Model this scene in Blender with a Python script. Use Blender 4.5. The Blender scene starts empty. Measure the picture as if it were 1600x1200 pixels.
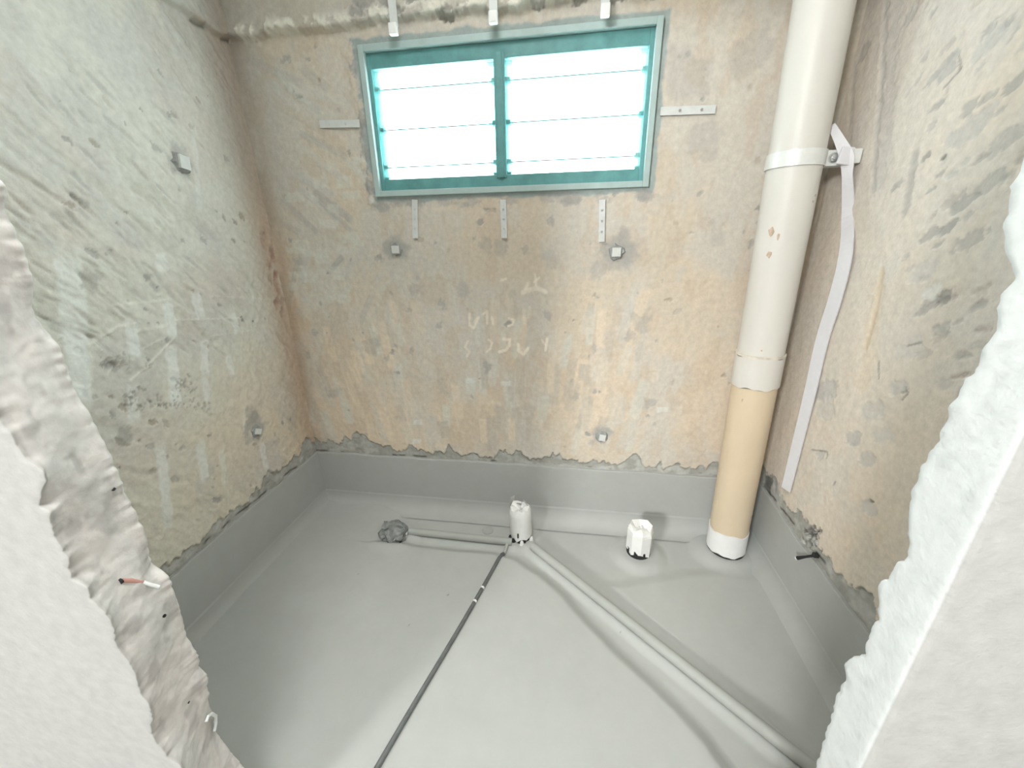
import bpy, bmesh, math, random
import numpy as np
from mathutils import Vector, Matrix
S = bpy.context.scene
C = S.collection
PI = math.pi

# ------------------------------------------------------------------ camera, world, lights, exposure
F, YAW, PIT, ROL = 607.067, -0.1523, -0.3510, -0.0187
CAM = np.array([1.2502, -1.5742, 1.2858])
W = 2.072                                   # room width; back wall at y = 0, left wall at x = 0
def basis():
    fw = np.array([math.sin(YAW)*math.cos(PIT), math.cos(YAW)*math.cos(PIT), math.sin(PIT)])
    r = np.cross(fw, [0, 0, 1]); r /= np.linalg.norm(r); u = np.cross(r, fw)
    return math.cos(ROL)*r+math.sin(ROL)*u, -math.sin(ROL)*r+math.cos(ROL)*u, fw
CR, CU, CF = basis()
cam = bpy.data.cameras.new('camera'); camo = bpy.data.objects.new('camera', cam); C.objects.link(camo)
cam.sensor_width = 36; cam.lens = F/1600*36; cam.clip_start = 0.02
camo.matrix_world = Matrix(((CR[0], CU[0], -CF[0], CAM[0]), (CR[1], CU[1], -CF[1], CAM[1]), (CR[2], CU[2], -CF[2], CAM[2]), (0, 0, 0, 1)))
S.camera = camo
world = bpy.data.worlds.new('overcast'); S.world = world; world.use_nodes = True
bg = world.node_tree.nodes['Background']
bg.inputs['Color'].default_value = (0.90, 0.97, 1.0, 1); bg.inputs['Strength'].default_value = 11.0
def area(name, loc, target, sx, sy, power, col):
    l = bpy.data.lights.new(name, 'AREA'); l.shape = 'RECTANGLE'; l.size = sx; l.size_y = sy; l.energy = power; l.color = col
    o = bpy.data.objects.new(name, l); C.objects.link(o); o.location = loc
    o.rotation_euler = (Vector(target)-Vector(loc)).to_track_quat('-Z', 'Y').to_euler()
    return o
area('hall_lamp', (-2.15, -6.6, 2.95), (1.4, -0.5, 0.3), 0.9, 0.9, 310, (1.0, 0.99, 0.97))
area('hall_ceiling_light', (1.15, -2.3, 3.18), (1.2, -1.9, 0), 0.9, 0.7, 48, (1.0, 0.99, 0.96))
area('room_ceiling_light', (1.0, -0.92, 2.36), (1.05, -0.92, 0), 0.9, 0.4, 9.5, (1.0, 0.99, 0.96))
S.view_settings.view_transform = 'Standard'; S.view_settings.look = 'None'
S.view_settings.gamma = 1.0; S.view_settings.use_curve_mapping = False
S.view_settings.exposure = 0.33

# ------------------------------------------------------------------ small helpers
def lin(r, g, b):
    f = lambda c: (c/255/12.92 if c/255 <= .04045 else ((c/255+.055)/1.055)**2.4)
    return np.array([f(r), f(g), f(b)])
def hit(px, ax, val):                        # where the sight line of a photo pixel meets a real surface of the room
    d = CF+(px[0]-800)/F*CR-(px[1]-600)/F*CU
    return CAM+d*(val-CAM[ax])/d[ax]
def _h(ix, iy, s):
    n = (ix.astype(np.int64)*374761393+iy.astype(np.int64)*668265263+s*1442695041) & 0xffffffff
    n = ((n ^ (n >> 13))*1274126177) & 0xffffffff
    return ((n ^ (n >> 16)) & 0xffff)/65535.0
def vn(x, y, s=0):
    x = np.asarray(x, float); y = np.asarray(y, float)
    xi = np.floor(x); yi = np.floor(y); fx = x-xi; fy = y-yi
    fx = fx*fx*(3-2*fx); fy = fy*fy*(3-2*fy)
    a = _h(xi, yi, s); b = _h(xi+1, yi, s); c = _h(xi, yi+1, s); d = _h(xi+1, yi+1, s)
    return (a*(1-fx)+b*fx)*(1-fy)+(c*(1-fx)+d*fx)*fy
def fbm(x, y, s=0, o=4):
    t = 0; a = .5; n = 0
    for k in range(o):
        t = t+a*vn(x*2**k, y*2**k, s+k*17); n += a; a *= .55
    return t/n
def ss(a, b, x): t = np.clip((x-a)/(b-a), 0, 1); return t*t*(3-2*t)

def tag(o, label=None, cat=None, group=None, kind=None):
    if label: o['label'] = label
    if cat: o['category'] = cat
    if group: o['group'] = group
    if kind: o['kind'] = kind
    return o
def mesh_obj(name, verts, faces, mat, parent=None, smooth=False, col=None):
    me = bpy.data.meshes.new(name); me.from_pydata([tuple(v) for v in verts], [], faces); me.update()
    return link(name, me, mat, parent, smooth, col)
def link(name, me, mat, parent=None, smooth=False, col=None):
    if smooth: me.polygons.foreach_set('use_smooth', [True]*len(me.polygons))
    if col is not None:
        at = me.color_attributes.new('Col', 'FLOAT_COLOR', 'POINT')
        at.data.foreach_set('color', np.concatenate([col, np.ones((len(col), 1))], 1).astype(np.float32).ravel())
    if mat: me.materials.append(mat)
    o = bpy.data.objects.new(name, me); C.objects.link(o)
    if parent: o.parent = parent
    return o
def empty(name, loc=(0, 0, 0), rot=(0, 0, 0)):
    o = bpy.data.objects.new(name, None); C.objects.link(o); o.location = loc; o.rotation_euler = rot; o.empty_display_size = .05
    return o
def bm_obj(name, bm, mat, parent=None, smooth=False):
    me = bpy.data.meshes.new(name); bmesh.ops.recalc_face_normals(bm, faces=bm.faces); bm.to_mesh(me); bm.free()
    return link(name, me, mat, parent, smooth)
def add_box(bm, lo, hi, bev=0.0):
    g = bmesh.ops.create_cube(bm, size=1)['verts']
    lo = Vector(lo); hi = Vector(hi); c = (lo+hi)/2; d = hi-lo
    for v in g: v.co = Vector((v.co.x*d.x, v.co.y*d.y, v.co.z*d.z))+c
    if bev:
        es = list({e for v in g for e in v.link_edges})
        bmesh.ops.bevel(bm, geom=es, offset=bev, segments=2, affect='EDGES', profile=.6)
def frame_of(t):
    t = t.normalized(); a = Vector((0, 0, 1)) if abs(t.z) < .9 else Vector((1, 0, 0))
    n = t.cross(a).normalized(); return n, t.cross(n).normalized()
def add_tube(bm, pts, r, seg=14, cap=True):
    pts = [Vector(p) for p in pts]; rings = []
    n = None
    for i, p in enumerate(pts):
        t = (pts[min(i+1, len(pts)-1)]-pts[max(i-1, 0)]).normalized()
        if n is None: n, b = frame_of(t)
        else:
            n = (n-t*n.dot(t)).normalized()
        b = t.cross(n)
        rr = r[i] if isinstance(r, (list, tuple)) else r
        rings.append([bm.verts.new(p+(n*math.cos(2*PI*k/seg)+b*math.sin(2*PI*k/seg))*rr) for k in range(seg)])
    for A, B in zip(rings, rings[1:]):
        for k in range(seg): bm.faces.new((A[k], A[(k+1) % seg], B[(k+1) % seg], B[k]))
    if cap:
        bm.faces.new(rings[0][::-1]); bm.faces.new(rings[-1])
def tube(name, pts, r, mat, parent=None, seg=14, smooth=True, cap=True):
    bm = bmesh.new(); add_tube(bm, pts, r, seg, cap); o = bm_obj(name, bm, mat, parent, smooth)
    if smooth: sharp(o)
    return o
def sharp(o, a=math.radians(40)):
    me = o.data
    bm = bmesh.new(); bm.from_mesh(me)
    for e in bm.edges:
        if len(e.link_faces) == 2 and e.calc_face_angle(0) > a: e.smooth = False
    bm.to_mesh(me); bm.free()
def box(name, lo, hi, mat, parent=None, bev=0.0):
    bm = bmesh.new(); add_box(bm, lo, hi, bev); return bm_obj(name, bm, mat, parent)

# ------------------------------------------------------------------ materials
def material(name, base, rough=.6, attr=False, fine=60, amt=.12, bump=.25, bscale=180, spec=.3, metal=0.0, stretch=(1, 1, 1), dist=.002, coat=0.0):
    m = bpy.data.materials.new(name); m.use_nodes = True; nt = m.node_tree; N = nt.nodes; L = nt.links
    p = N['Principled BSDF']; p.inputs['Roughness'].default_value = rough; p.inputs['Metallic'].default_value = metal
    p.inputs['Specular IOR Level'].default_value = spec; p.inputs['Coat Weight'].default_value = coat
    tc = N.new('ShaderNodeTexCoord'); mp = N.new('ShaderNodeMapping'); mp.inputs['Scale'].default_value = stretch
    L.new(tc.outputs['Object'], mp.inputs['Vector'])
    n1 = N.new('ShaderNodeTexNoise'); n1.inputs['Scale'].default_value = fine; n1.inputs['Detail'].default_value = 6; n1.inputs['Roughness'].default_value = .62
    L.new(mp.outputs[0], n1.inputs['Vector'])
    mr = N.new('ShaderNodeMapRange'); mr.inputs['From Min'].default_value = .28; mr.inputs['From Max'].default_value = .72
    mr.inputs['To Min'].default_value = 1-amt; mr.inputs['To Max'].default_value = 1+amt
    L.new(n1.outputs['Fac'], mr.inputs['Value'])
    mul = N.new('ShaderNodeMix'); mul.data_type = 'RGBA'; mul.blend_type = 'MULTIPLY'; mul.inputs['Factor'].default_value = 1
    if attr:
        a = N.new('ShaderNodeAttribute'); a.attribute_name = 'Col'; L.new(a.outputs['Color'], mul.inputs[6])
    else:
        mul.inputs[6].default_value = (*base, 1)
    cc = N.new('ShaderNodeCombineColor')
    for k in range(3): L.new(mr.outputs[0], cc.inputs[k])
    L.new(cc.outputs[0], mul.inputs[7]); L.new(mul.outputs[2], p.inputs['Base Color'])
    if bump:
        n2 = N.new('ShaderNodeTexNoise'); n2.inputs['Scale'].default_value = bscale; n2.inputs['Detail'].default_value = 5
        L.new(mp.outputs[0], n2.inputs['Vector'])
        b = N.new('ShaderNodeBump'); b.inputs['Strength'].default_value = bump; b.inputs['Distance'].default_value = dist
        L.new(n2.outputs['Fac'], b.inputs['Height']); L.new(b.outputs[0], p.inputs['Normal'])
    return m
M = {}
M['plaster'] = material('hacked_plaster', None, .92, True, 55, .10, .55, 150, .12)
M['jamb'] = material('broken_jamb', None, .9, True, 45, .08, .5, 120, .12)
M['membrane'] = material('grey_membrane', None, .55, True, 14, .03, .12, 90, .28, dist=.001)
M['white_paint'] = material('white_paint', (.62, .62, .595), .8, False, 8, .02, .1, 200, .15)
M['hall_floor'] = material('hall_screed', (.42, .41, .39), .8, False, 12, .1, .2, 80)
M['pvc_white'] = material('old_white_pvc', (.69, .675, .635), .42, False, 7, .05, .06, 60, .4, stretch=(1, 1, .35))
M['pvc_cream'] = material('yellowed_pvc', (.69, .575, .42), .5, False, 6, .07, .06, 60, .35, stretch=(1, 1, .4))
M['clamp'] = material('galvanised_clamp', (.78, .80, .79), .35, False, 40, .06, .08, 120, .5, metal=.15)
M['steel'] = material('bolt_steel', (.62, .63, .63), .3, False, 60, .1, .1, 200, .5, metal=.8)
M['strap'] = material('grey_white_strap', (.70, .70, .73), .6, False, 30, .03, .1, 120, .3)
M['tape'] = material('white_tape', (.82, .83, .82), .55, False, 25, .03, .25, 60, .35)
M['dark'] = material('black_gap', (.03, .032, .032), .8, False, 60, .3, .3, 120, .2)
M['foil'] = material('crumpled_tape', (.22, .235, .23), .42, False, 40, .45, .4, 60, .5)
M['conduit'] = material('dark_conduit', (.13, .14, .14), .38, False, 30, .25, .15, 90, .45)
M['painted_pipe'] = material('membrane_coated_pipe', (.40, .415, .395), .5, False, 14, .04, .12, 90, .3)
M['alu'] = material('aluminium_frame', (.42, .54, .53), .5, False, 25, .06, .08, 90, .35)
M['teal'] = material('teal_film_sash', (.13, .33, .33), .45, False, 18, .18, .2, 60, .35)
M['lug'] = material('fixing_lug', (.66, .69, .68), .5, False, 40, .06, .1, 120, .4)
M['spacer'] = material('white_spacer', (.66, .68, .66), .6, False, 60, .06, .2, 200, .25)
M['mortar'] = material('mortar_dab', (.33, .345, .335), .9, False, 60, .22, .6, 120, .12)
M['red_sheath'] = material('pink_sheath', (.60, .33, .28), .5, False, 60, .08, .1, 120, .3)
M['clear_sheath'] = material('pale_sheath', (.74, .77, .76), .4, False, 60, .06, .1, 120, .4)
def glass_mat():
    m = bpy.data.materials.new('frosted_louvre_glass'); m.use_nodes = True; nt = m.node_tree; N = nt.nodes; L = nt.links
    N.remove(N['Principled BSDF']); out = N['Material Output']
    t = N.new('ShaderNodeBsdfTransparent'); t.inputs[0].default_value = (.93, .98, .97, 1)
    d = N.new('ShaderNodeBsdfTranslucent'); d.inputs[0].default_value = (.85, .92, .92, 1)
    g = N.new('ShaderNodeBsdfGlossy'); g.inputs['Roughness'].default_value = .15
    n = N.new('ShaderNodeTexNoise'); n.inputs['Scale'].default_value = 120
    mr = N.new('ShaderNodeMapRange'); mr.inputs['To Min'].default_value = .25; mr.inputs['To Max'].default_value = .45
    L.new(n.outputs['Fac'], mr.inputs['Value'])
    a = N.new('ShaderNodeMixShader'); L.new(mr.outputs[0], a.inputs[0]); L.new(t.outputs[0], a.inputs[1]); L.new(d.outputs[0], a.inputs[2])
    b = N.new('ShaderNodeMixShader'); b.inputs[0].default_value = .05; L.new(a.outputs[0], b.inputs[1]); L.new(g.outputs[0], b.inputs[2])
    L.new(b.outputs[0], out.inputs['Surface']); return m
def film_mat():
    m = bpy.data.materials.new('clear_teal_film'); m.use_nodes = True; nt = m.node_tree; N = nt.nodes; L = nt.links
    N.remove(N['Principled BSDF']); out = N['Material Output']
    t = N.new('ShaderNodeBsdfTransparent'); t.inputs[0].default_value = (.35, .78, .78, 1)
    g = N.new('ShaderNodeBsdfPrincipled'); g.inputs['Base Color'].default_value = (.45, .75, .74, 1); g.inputs['Roughness'].default_value = .25
    n = N.new('ShaderNodeTexNoise'); n.inputs['Scale'].default_value = 50
    a = N.new('ShaderNodeMixShader'); L.new(n.outputs['Fac'], a.inputs[0]); L.new(t.outputs[0], a.inputs[1]); L.new(g.outputs[0], a.inputs[2])
    L.new(a.outputs[0], out.inputs['Surface']); return m
M['glass'] = glass_mat(); M['film'] = film_mat()

# ------------------------------------------------------------------ hacked walls: displaced grids with a painted albedo
class Wall:
    """u along the wall, v = height; disp > 0 stands out into the room."""
    def __init__(s, u, v, base):
        s.u, s.v = u, v; s.U, s.V = np.meshgrid(u, v)
        s.col = np.empty(s.U.shape+(3,)); s.col[:] = base; s.d = np.zeros(s.U.shape); s.k = 1.0
    def win(s, u0, u1, v0, v1):
        a, b = np.searchsorted(s.u, [u0, u1]); c, d = np.searchsorted(s.v, [v0, v1])
        return slice(max(c-1, 0), d+1), slice(max(a-1, 0), b+1)
    def mix(s, w, m, col, disp=0):
        mk = (m*s.k)[..., None]; s.col[w] = s.col[w]*(1-mk)+np.asarray(col)*mk
        if disp: s.d[w] += disp*np.clip(m*1.4, 0, 1)
    def stroke(s, u, v, ln, wd, ang, col, al=.5, disp=0, soft=.25, seed=0, rough=.5, streak=0):
        R = (ln+wd); w = s.win(u-R, u+R, v-R, v+R); U = s.U[w]-u; V = s.V[w]-v
        if U.size == 0: return
        a = U*math.cos(ang)+V*math.sin(ang); b = -U*math.sin(ang)+V*math.cos(ang)
        n = fbm(s.U[w]*70, s.V[w]*70, seed, 3)-.5
        a2 = np.abs(a)/(ln/2)+n*rough*.6*wd/ln*2; b2 = np.abs(b)/(wd/2)+n*rough
        m = (1-ss(1-soft, 1+soft*.3, a2))*(1-ss(1-soft, 1+soft*.3, b2))
        if streak: m = m*(1-streak+streak*vn(b*260, a*18, seed+5))
        s.mix(w, m*al, col, disp)
    def blob(s, u, v, r, col, al=.8, disp=0, asp=1, ang=0, soft=.2, seed=0, rough=.9):
        R = r*max(asp, 1)*1.6; w = s.win(u-R, u+R, v-R, v+R); U = s.U[w]-u; V = s.V[w]-v
        if U.size == 0: return
        a = (U*math.cos(ang)+V*math.sin(ang))/asp; b = -U*math.sin(ang)+V*math.cos(ang)
        q = np.hypot(a, b)/r+(fbm(s.U[w]/r*1.3, s.V[w]/r*1.3, seed, 4)-.5)*rough*2
        s.mix(w, (1-ss(1-soft, 1+soft, q))*al, col, disp)
    def line(s, pts, wd, col, al=.7, disp=0, soft=.4, seed=0, rough=.4):
        P = np.array(pts); R = wd*2
        w = s.win(P[:, 0].min()-R, P[:, 0].max()+R, P[:, 1].min()-R, P[:, 1].max()+R); U = s.U[w]; V = s.V[w]
        if U.size == 0: return
        D = np.full(U.shape, 9.)
        for p, q in zip(P[:-1], P[1:]):
            e = q-p; t = np.clip(((U-p[0])*e[0]+(V-p[1])*e[1])/(e@e+1e-12), 0, 1)
            D = np.minimum(D, np.hypot(U-p[0]-t*e[0], V-p[1]-t*e[1]))
        q = D/(wd/2)+(fbm(U*90, V*90, seed, 3)-.5)*rough*2
        s.mix(w, (1-ss(1-soft, 1+soft, q))*al, col, disp)
    def build(s, name, mapf, mat, hole=None, boxes=(), boxcol=(.4, .4, .38), flip=False):
        nv, nu = s.U.shape
        co = mapf(s.U.ravel(), s.V.ravel(), s.d.ravel())
        i = np.arange(nv*nu).reshape(nv, nu)
        q = np.stack([i[:-1, :-1], i[:-1, 1:], i[1:, 1:], i[1:, :-1]], -1)
        if hole is not None:
            cu = (s.u[:-1]+s.u[1:])/2; cv = (s.v[:-1]+s.v[1:])/2
            keep = ~(((cu > hole[0]) & (cu < hole[1]))[None, :] & ((cv > hole[2]) & (cv < hole[3]))[:, None])
            q = q[keep]
        q = q.reshape(-1, 4)
        if flip: q = q[:, ::-1]
        col = s.col.reshape(-1, 3)
        for lo, hi in boxes:
            k = len(co); x0, y0, z0 = lo; x1, y1, z1 = hi
            co = np.vstack([co, [(x0, y0, z0), (x1, y0, z0), (x1, y1, z0), (x0, y1, z0), (x0, y0, z1), (x1, y0, z1), (x1, y1, z1), (x0, y1, z1)]])
            q = np.vstack([q, np.array([(0, 3, 2, 1), (4, 5, 6, 7), (0, 1, 5, 4), (1, 2, 6, 5), (2, 3, 7, 6), (3, 0, 4, 7)])+k])
            col = np.vstack([col, np.tile(boxcol, (8, 1))])
        return quads(name, co, q, col, mat)
def quads(name, co, q, col, mat, parent=None, smooth=True):
    me = bpy.data.meshes.new(name); me.vertices.add(len(co)); me.vertices.foreach_set('co', np.asarray(co, np.float32).ravel())
    me.loops.add(len(q)*4); me.loops.foreach_set('vertex_index', q.astype(np.int32).ravel())
    me.polygons.add(len(q)); me.polygons.foreach_set('loop_start', np.arange(0, len(q)*4, 4, dtype=np.int32))
    me.update(calc_edges=True); me.validate()
    return link(name, me, mat, parent, smooth, np.clip(col, 0, 1))

UP = .30                                     # height of the grey upstand
LEDGE = 1.986                                # underside of the rough beam line
PEACH = np.array([.68, .58, .46]); BEIGE = np.array([.62, .555, .46]); PALE = np.array([.64, .645, .585]); GREYW = np.array([.525, .52, .50])
CEM = np.array([.37, .37, .34]); CEML = np.array([.48, .485, .46]); DARK = np.array([.12, .12, .11]); WHT = np.array([.72, .73, .70])
vv = np.concatenate([np.arange(0, 2.10, .004), np.arange(2.10, 2.43, .02)])
FW, FT = .466, 1.525                         # window cement ring, left and right
WZ0, WZ1 = 1.4395, 1.9514

def lo_edge(w, seed, base, amp):
    """jagged foot of the plaster: below it bare grey cement, set back"""
    e = UP+base(w.U)+amp*(np.abs(fbm(w.U*9, w.U*0+3, seed, 4)-.5)*2.6)+.012*(vn(w.U*24, w.U*0, seed+50) > .6)*vn(w.U*24, w.U*0, seed+51)+.034*(fbm(w.U*30, w.V*14, seed+9, 3)-.5)+.022*(fbm(w.U*95, w.V*40, seed+4, 3)-.5)
    m = 1-ss(-.002, .002, w.V-e)
    g = CEM*(1-ss(.35, .7, fbm(w.U*26, w.V*40, seed+2, 4))[..., None])+CEML*ss(.35, .7, fbm(w.U*26, w.V*40, seed+2, 4))[..., None]
    w.col[:] = w.col*(1-m[..., None])+g*m[..., None]
    rim = np.exp(-((w.V-e-.001)/.0045)**2)*ss(.45, .62, fbm(w.U*50, w.V*50, seed+21, 3))
    w.col[:] = w.col*(1-.55*rim[..., None])+np.array([.20, .19, .16])*.55*rim[..., None]
    w.d += -.007*m+.004*m*(fbm(w.U*60, w.V*60, seed+7, 3)-.5)
    c = np.exp(-((w.V-UP-.006-.008*(vn(w.U*20, w.U*0, seed+30)-.5))/.004)**2)*ss(.58, .70, fbm(w.U*11, w.U*0+7, seed+31, 3))
    w.col[:] = w.col*(1-.9*c[..., None])+np.array([.04, .04, .04])*.9*c[..., None]

# ---- back wall
rnd = random.Random(4)
bw = Wall(np.arange(-.01, W+.012, .004), vv, PEACH); bw.k = 1.0
U, V = bw.U, bw.V
n = fbm(U*3.2, V*2.6, 3, 5); up = ss(.7, 1.7, V)
m = np.clip(ss(.35, .62, n+.16*up-.10*ss(1.0, .4, V)+.08*ss(.9, .3, U))*.8, 0, 1)[..., None]
bw.col = PEACH*(1-m)+BEIGE*m
m = (ss(.42, .66, fbm(U*5.5, V*4, 8, 5)+.13*up*(1-.5*ss(1.4, 1.9, U)))*.75)[..., None]
bw.col = bw.col*(1-m)+np.array([.60, .575, .525])*m
m = (ss(.52, .60, fbm(U*16, V*9, 12, 4))*.35)[..., None]; bw.col = bw.col*(1-m)+np.array([.56, .46, .35])*m
bw.d += .006*(fbm(U*5, V*5, 20, 4)-.5)+.0035*(fbm(U*38, V*30, 21, 4)-.5)
BP = lambda px: hit(px, 1, 0.0)[[0, 2]]
for i in range(120):                          # upright adhesive combs over the lower half
    px = (rnd.uniform(495, 1000), rnd.uniform(470, 690)); u, v = BP(px)
    bw.stroke(u, v, rnd.uniform(.08, .20), rnd.uniform(.030, .052), PI/2+rnd.uniform(-.12, .12)+(.9-u)*.25, rnd.choice([BEIGE*1.1, PALE*1.0, np.array([.60, .575, .52]), PEACH*1.1, np.array([.52, .475, .41])]), rnd.uniform(.45, .8), rnd.uniform(-.0005, .0012), .18, i, .35, .3)
for i in range(60):                          # slanting combs fanning out of the left corner
    t = rnd.random(); px = (rnd.uniform(420, 640), rnd.uniform(110, 520)); u, v = BP(px)
    bw.stroke(u, v, rnd.uniform(.10, .22), rnd.uniform(.02, .036), rnd.uniform(-.9, -.3) if v > 1.25 else rnd.uniform(.5, 1.2), rnd.choice([GREYW*1.08, PALE*.95, GREYW*.8, BEIGE*.9]), rnd.uniform(.35, .75), .001, .2, i+200, .4, .35)
for i in range(26):
    px = (rnd.uniform(450, 570), rnd.uniform(250, 480)); u, v = BP(px)
    bw.stroke(u, v, rnd.uniform(.05, .10), rnd.uniform(.025, .045), rnd.uniform(-.1, .1), PALE*1.02, rnd.uniform(.4, .7), .0008, .2, i+300, .3, .2)
for i in range(70):
    px = (rnd.uniform(560, 1200), rnd.uniform(300, 700)); u, v = BP(px)
    bw.stroke(u, v, rnd.uniform(.04, .1), rnd.uniform(.02, .04), rnd.uniform(-.2, .2)+rnd.choice([0, PI/2]), rnd.choice([GREYW*1.05, BEIGE, PEACH*1.06, PALE*.96]), rnd.uniform(.2, .45), 0, .4, i+400, .6, .4)
for i in range(150):                         # chips and pits
    px = (rnd.uniform(430, 1190), rnd.uniform(60, 700)); u, v = BP(px); r = rnd.choice([.002, .003, .004, .006, .009])
    bw.blob(u, v, r, rnd.choice([GREYW*.66, GREYW*.75, CEM*1.15, np.array([.42, .35, .28])]), rnd.uniform(.35, .8), -.0025, rnd.uniform(1, 2), rnd.uniform(0, PI), .15, i, .9)
for px, r, a in [((690, 475), .016, .8), ((685, 510), .012, .7), ((760, 575), .020, .8), ((855, 492), .020, .65), ((785, 386), .026, .55), ((820, 390), .014, .6), ((935, 420), .028, .5), ((860, 345), .014, .7), ((1000, 505), .034, .5), ((985, 525), .018, .6), ((1015, 630), .020, .7), ((1012, 650), .006, .95), ((930, 612), .008, .95), ((937, 612), .005, .9), ((900, 620), .012, .5), ((650, 450), .03, .45), ((725, 455), .026, .5), ((480, 555), .018, .7), ((492, 520), .012, .8), ((465, 410), .02, .6), ((580, 540), .03, .5), ((605, 560), .012, .6), ((520, 615), .022, .5), ((595, 405), .014, .5), ((760, 385), .024, .5), ((1120, 365), .03, .3), ((1100, 215), .05, .4), ((1070, 120), .06, .4), ((1170, 90), .05, .4), ((860, 405), .03, .3)]:
    u, v = BP(px); bw.blob(u, v, r, GREYW*.72, a*.8, -.0015, 1.25, rnd.uniform(.8, 2), .3, int(px[0]), 1.0)
for px, r in [((620, 388), .050), ((966, 390), .058), ((939, 678), .040)]:
    u, v = BP(px); bw.blob(u, v, r, GREYW*.72, .75, 0, 1.15, .3, .4, int(px[0]), .8)
for px in [(652, 660), (650, 690), (790, 600), (735, 595), (1035, 640)]:
    u, v = BP(px); bw.stroke(u, v, .05, .026, .1, WHT, .6, .001, .3, int(px[1]), .8)
q6 = lambda x, y: BP((680+x/6.668, 400+y/6.668))
CH = np.array([.84, .77, .66])
for pts, wd, al in [([(340, 890), (310, 950), (360, 1000), (330, 1045)], .010, .6), ([(555, 870), (592, 905), (575, 965), (535, 1000)], .009, .75), ([(715, 865), (775, 870), (770, 935), (735, 980), (668, 1000)], .013, .95), ([(862, 925), (872, 995), (920, 1022), (968, 965)], .013, 1), ([(1165, 860), (1150, 985)], .011, .9), ([(1110, 870), (1150, 940)], .008, .6),
                    ([(355, 600), (355, 720), (400, 752), (452, 640)], .010, .75), ([(400, 690), (440, 640)], .007, .5), ([(495, 610), (540, 580), (540, 700)], .010, .6), ([(590, 640), (602, 712)], .010, .7), ([(765, 650), (822, 668), (800, 718), (758, 732)], .009, .85), ([(925, 560), (925, 690)], .014, .4), ([(985, 540), (975, 640)], .014, .35),
                    ([(690, 252), (735, 238)], .010, .7), ([(1038, 195), (1050, 300)], .010, .7), ([(1085, 228), (1030, 272)], .009, .7), ([(965, 285), (940, 360)], .012, .7), ([(910, 375), (1060, 335), (1145, 372)], .018, .6)]:
    bw.line([q6(*p) for p in pts], wd, CH, al, .0006, .35, 3, .25)
# left corner stain and right corner strip
m = (np.exp(-(U/.05)**2)*.8*ss(.25, .5, fbm(U*8, V*5, 40, 4)))[..., None]; bw.col = bw.col*(1-m)+np.array([.46, .36, .27])*m
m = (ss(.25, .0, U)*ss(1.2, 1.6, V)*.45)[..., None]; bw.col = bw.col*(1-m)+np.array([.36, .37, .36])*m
# cement ring round the window
e = .010*(fbm(U*25, V*25, 60, 3)-.5)*2
m = (ss(-.004, .004, U-FW-e)*ss(-.004, .004, FT-e-U)*ss(-.004, .004, V-WZ0-e)*ss(-.004, .004, WZ1-e-V)); bw.d = bw.d*(1-.8*m)
bw.col = bw.col*(1-m[..., None])+(np.array([.36, .42, .41])*(1+.25*(fbm(U*20, V*20, 61, 4)-.5))[..., None])*m[..., None]
for i in range(26):
    bw.blob(FW+rnd.uniform(-.012, .01), rnd.uniform(WZ0, WZ1), rnd.uniform(.006, .016), rnd.choice([WHT*.95, BEIGE, GREYW*.7]), .7, .002, 1.8, PI/2, .2, i+500)
    bw.blob(rnd.uniform(FW, FT), WZ0-rnd.uniform(0, .02), rnd.uniform(.006, .02), GREYW*.7, .5, .0, 1.8, 0, .3, i+560)
# rough beam above the window: proud, its broken lower edge showing pale lumps
e = LEDGE+.012*(fbm(U*12, U*0, 70, 4)-.5)*2+.006*(fbm(U*60, U*0, 71, 3)-.5)*2+.02*ss(1.0, 1.4, U)*(vn(U*7, U*0, 3)-.3)
m = ss(-.004, .006, V-e); bw.d += .030*m
bw.col = bw.col*(1-.6*m[..., None])+np.array([.50, .485, .44])*.6*m[..., None]
q = np.exp(-((V-e-.012)/.020)**2)*ss(.47, .54, fbm(U*26, V*34, 72, 5)+.1*ss(.4, .7, U)-.2*ss(1.45, 1.6, U))
bw.col = bw.col*(1-q[..., None])+np.array([.78, .76, .68])*q[..., None]; bw.d += .016*q*(fbm(U*60, V*60, 73, 3)-.2)
for i in range(16): bw.blob(rnd.uniform(.5, 1.6), LEDGE+rnd.uniform(.0, .06), rnd.uniform(.008, .02), rnd.choice([DARK*1.6, GREYW*.6]), .6, -.006, 2, 0, .2, i+600)
lo_edge(bw, 80, lambda U: .026+.012*ss(.5, .0, U), .085)
hx0, hx1, hz0, hz1 = FW+.03, FT-.03, WZ0+.03, WZ1-.03
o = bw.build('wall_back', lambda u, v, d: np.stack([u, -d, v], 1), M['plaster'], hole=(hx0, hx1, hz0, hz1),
             boxes=[((-.12, .015, -.1), (hx0-.01, .13, 2.5)), ((hx1+.01, .015, -.1), (W+.12, .13, 2.5)), ((hx0-.02, .015, -.1), (hx1+.02, .13, hz0-.01)), ((hx0-.02, .015, hz1+.01), (hx1+.02, .13, 2.5))])
tag(o, 'hacked peach plaster wall with the louvre window and chalk marks', 'wall', None, 'structure')

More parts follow.
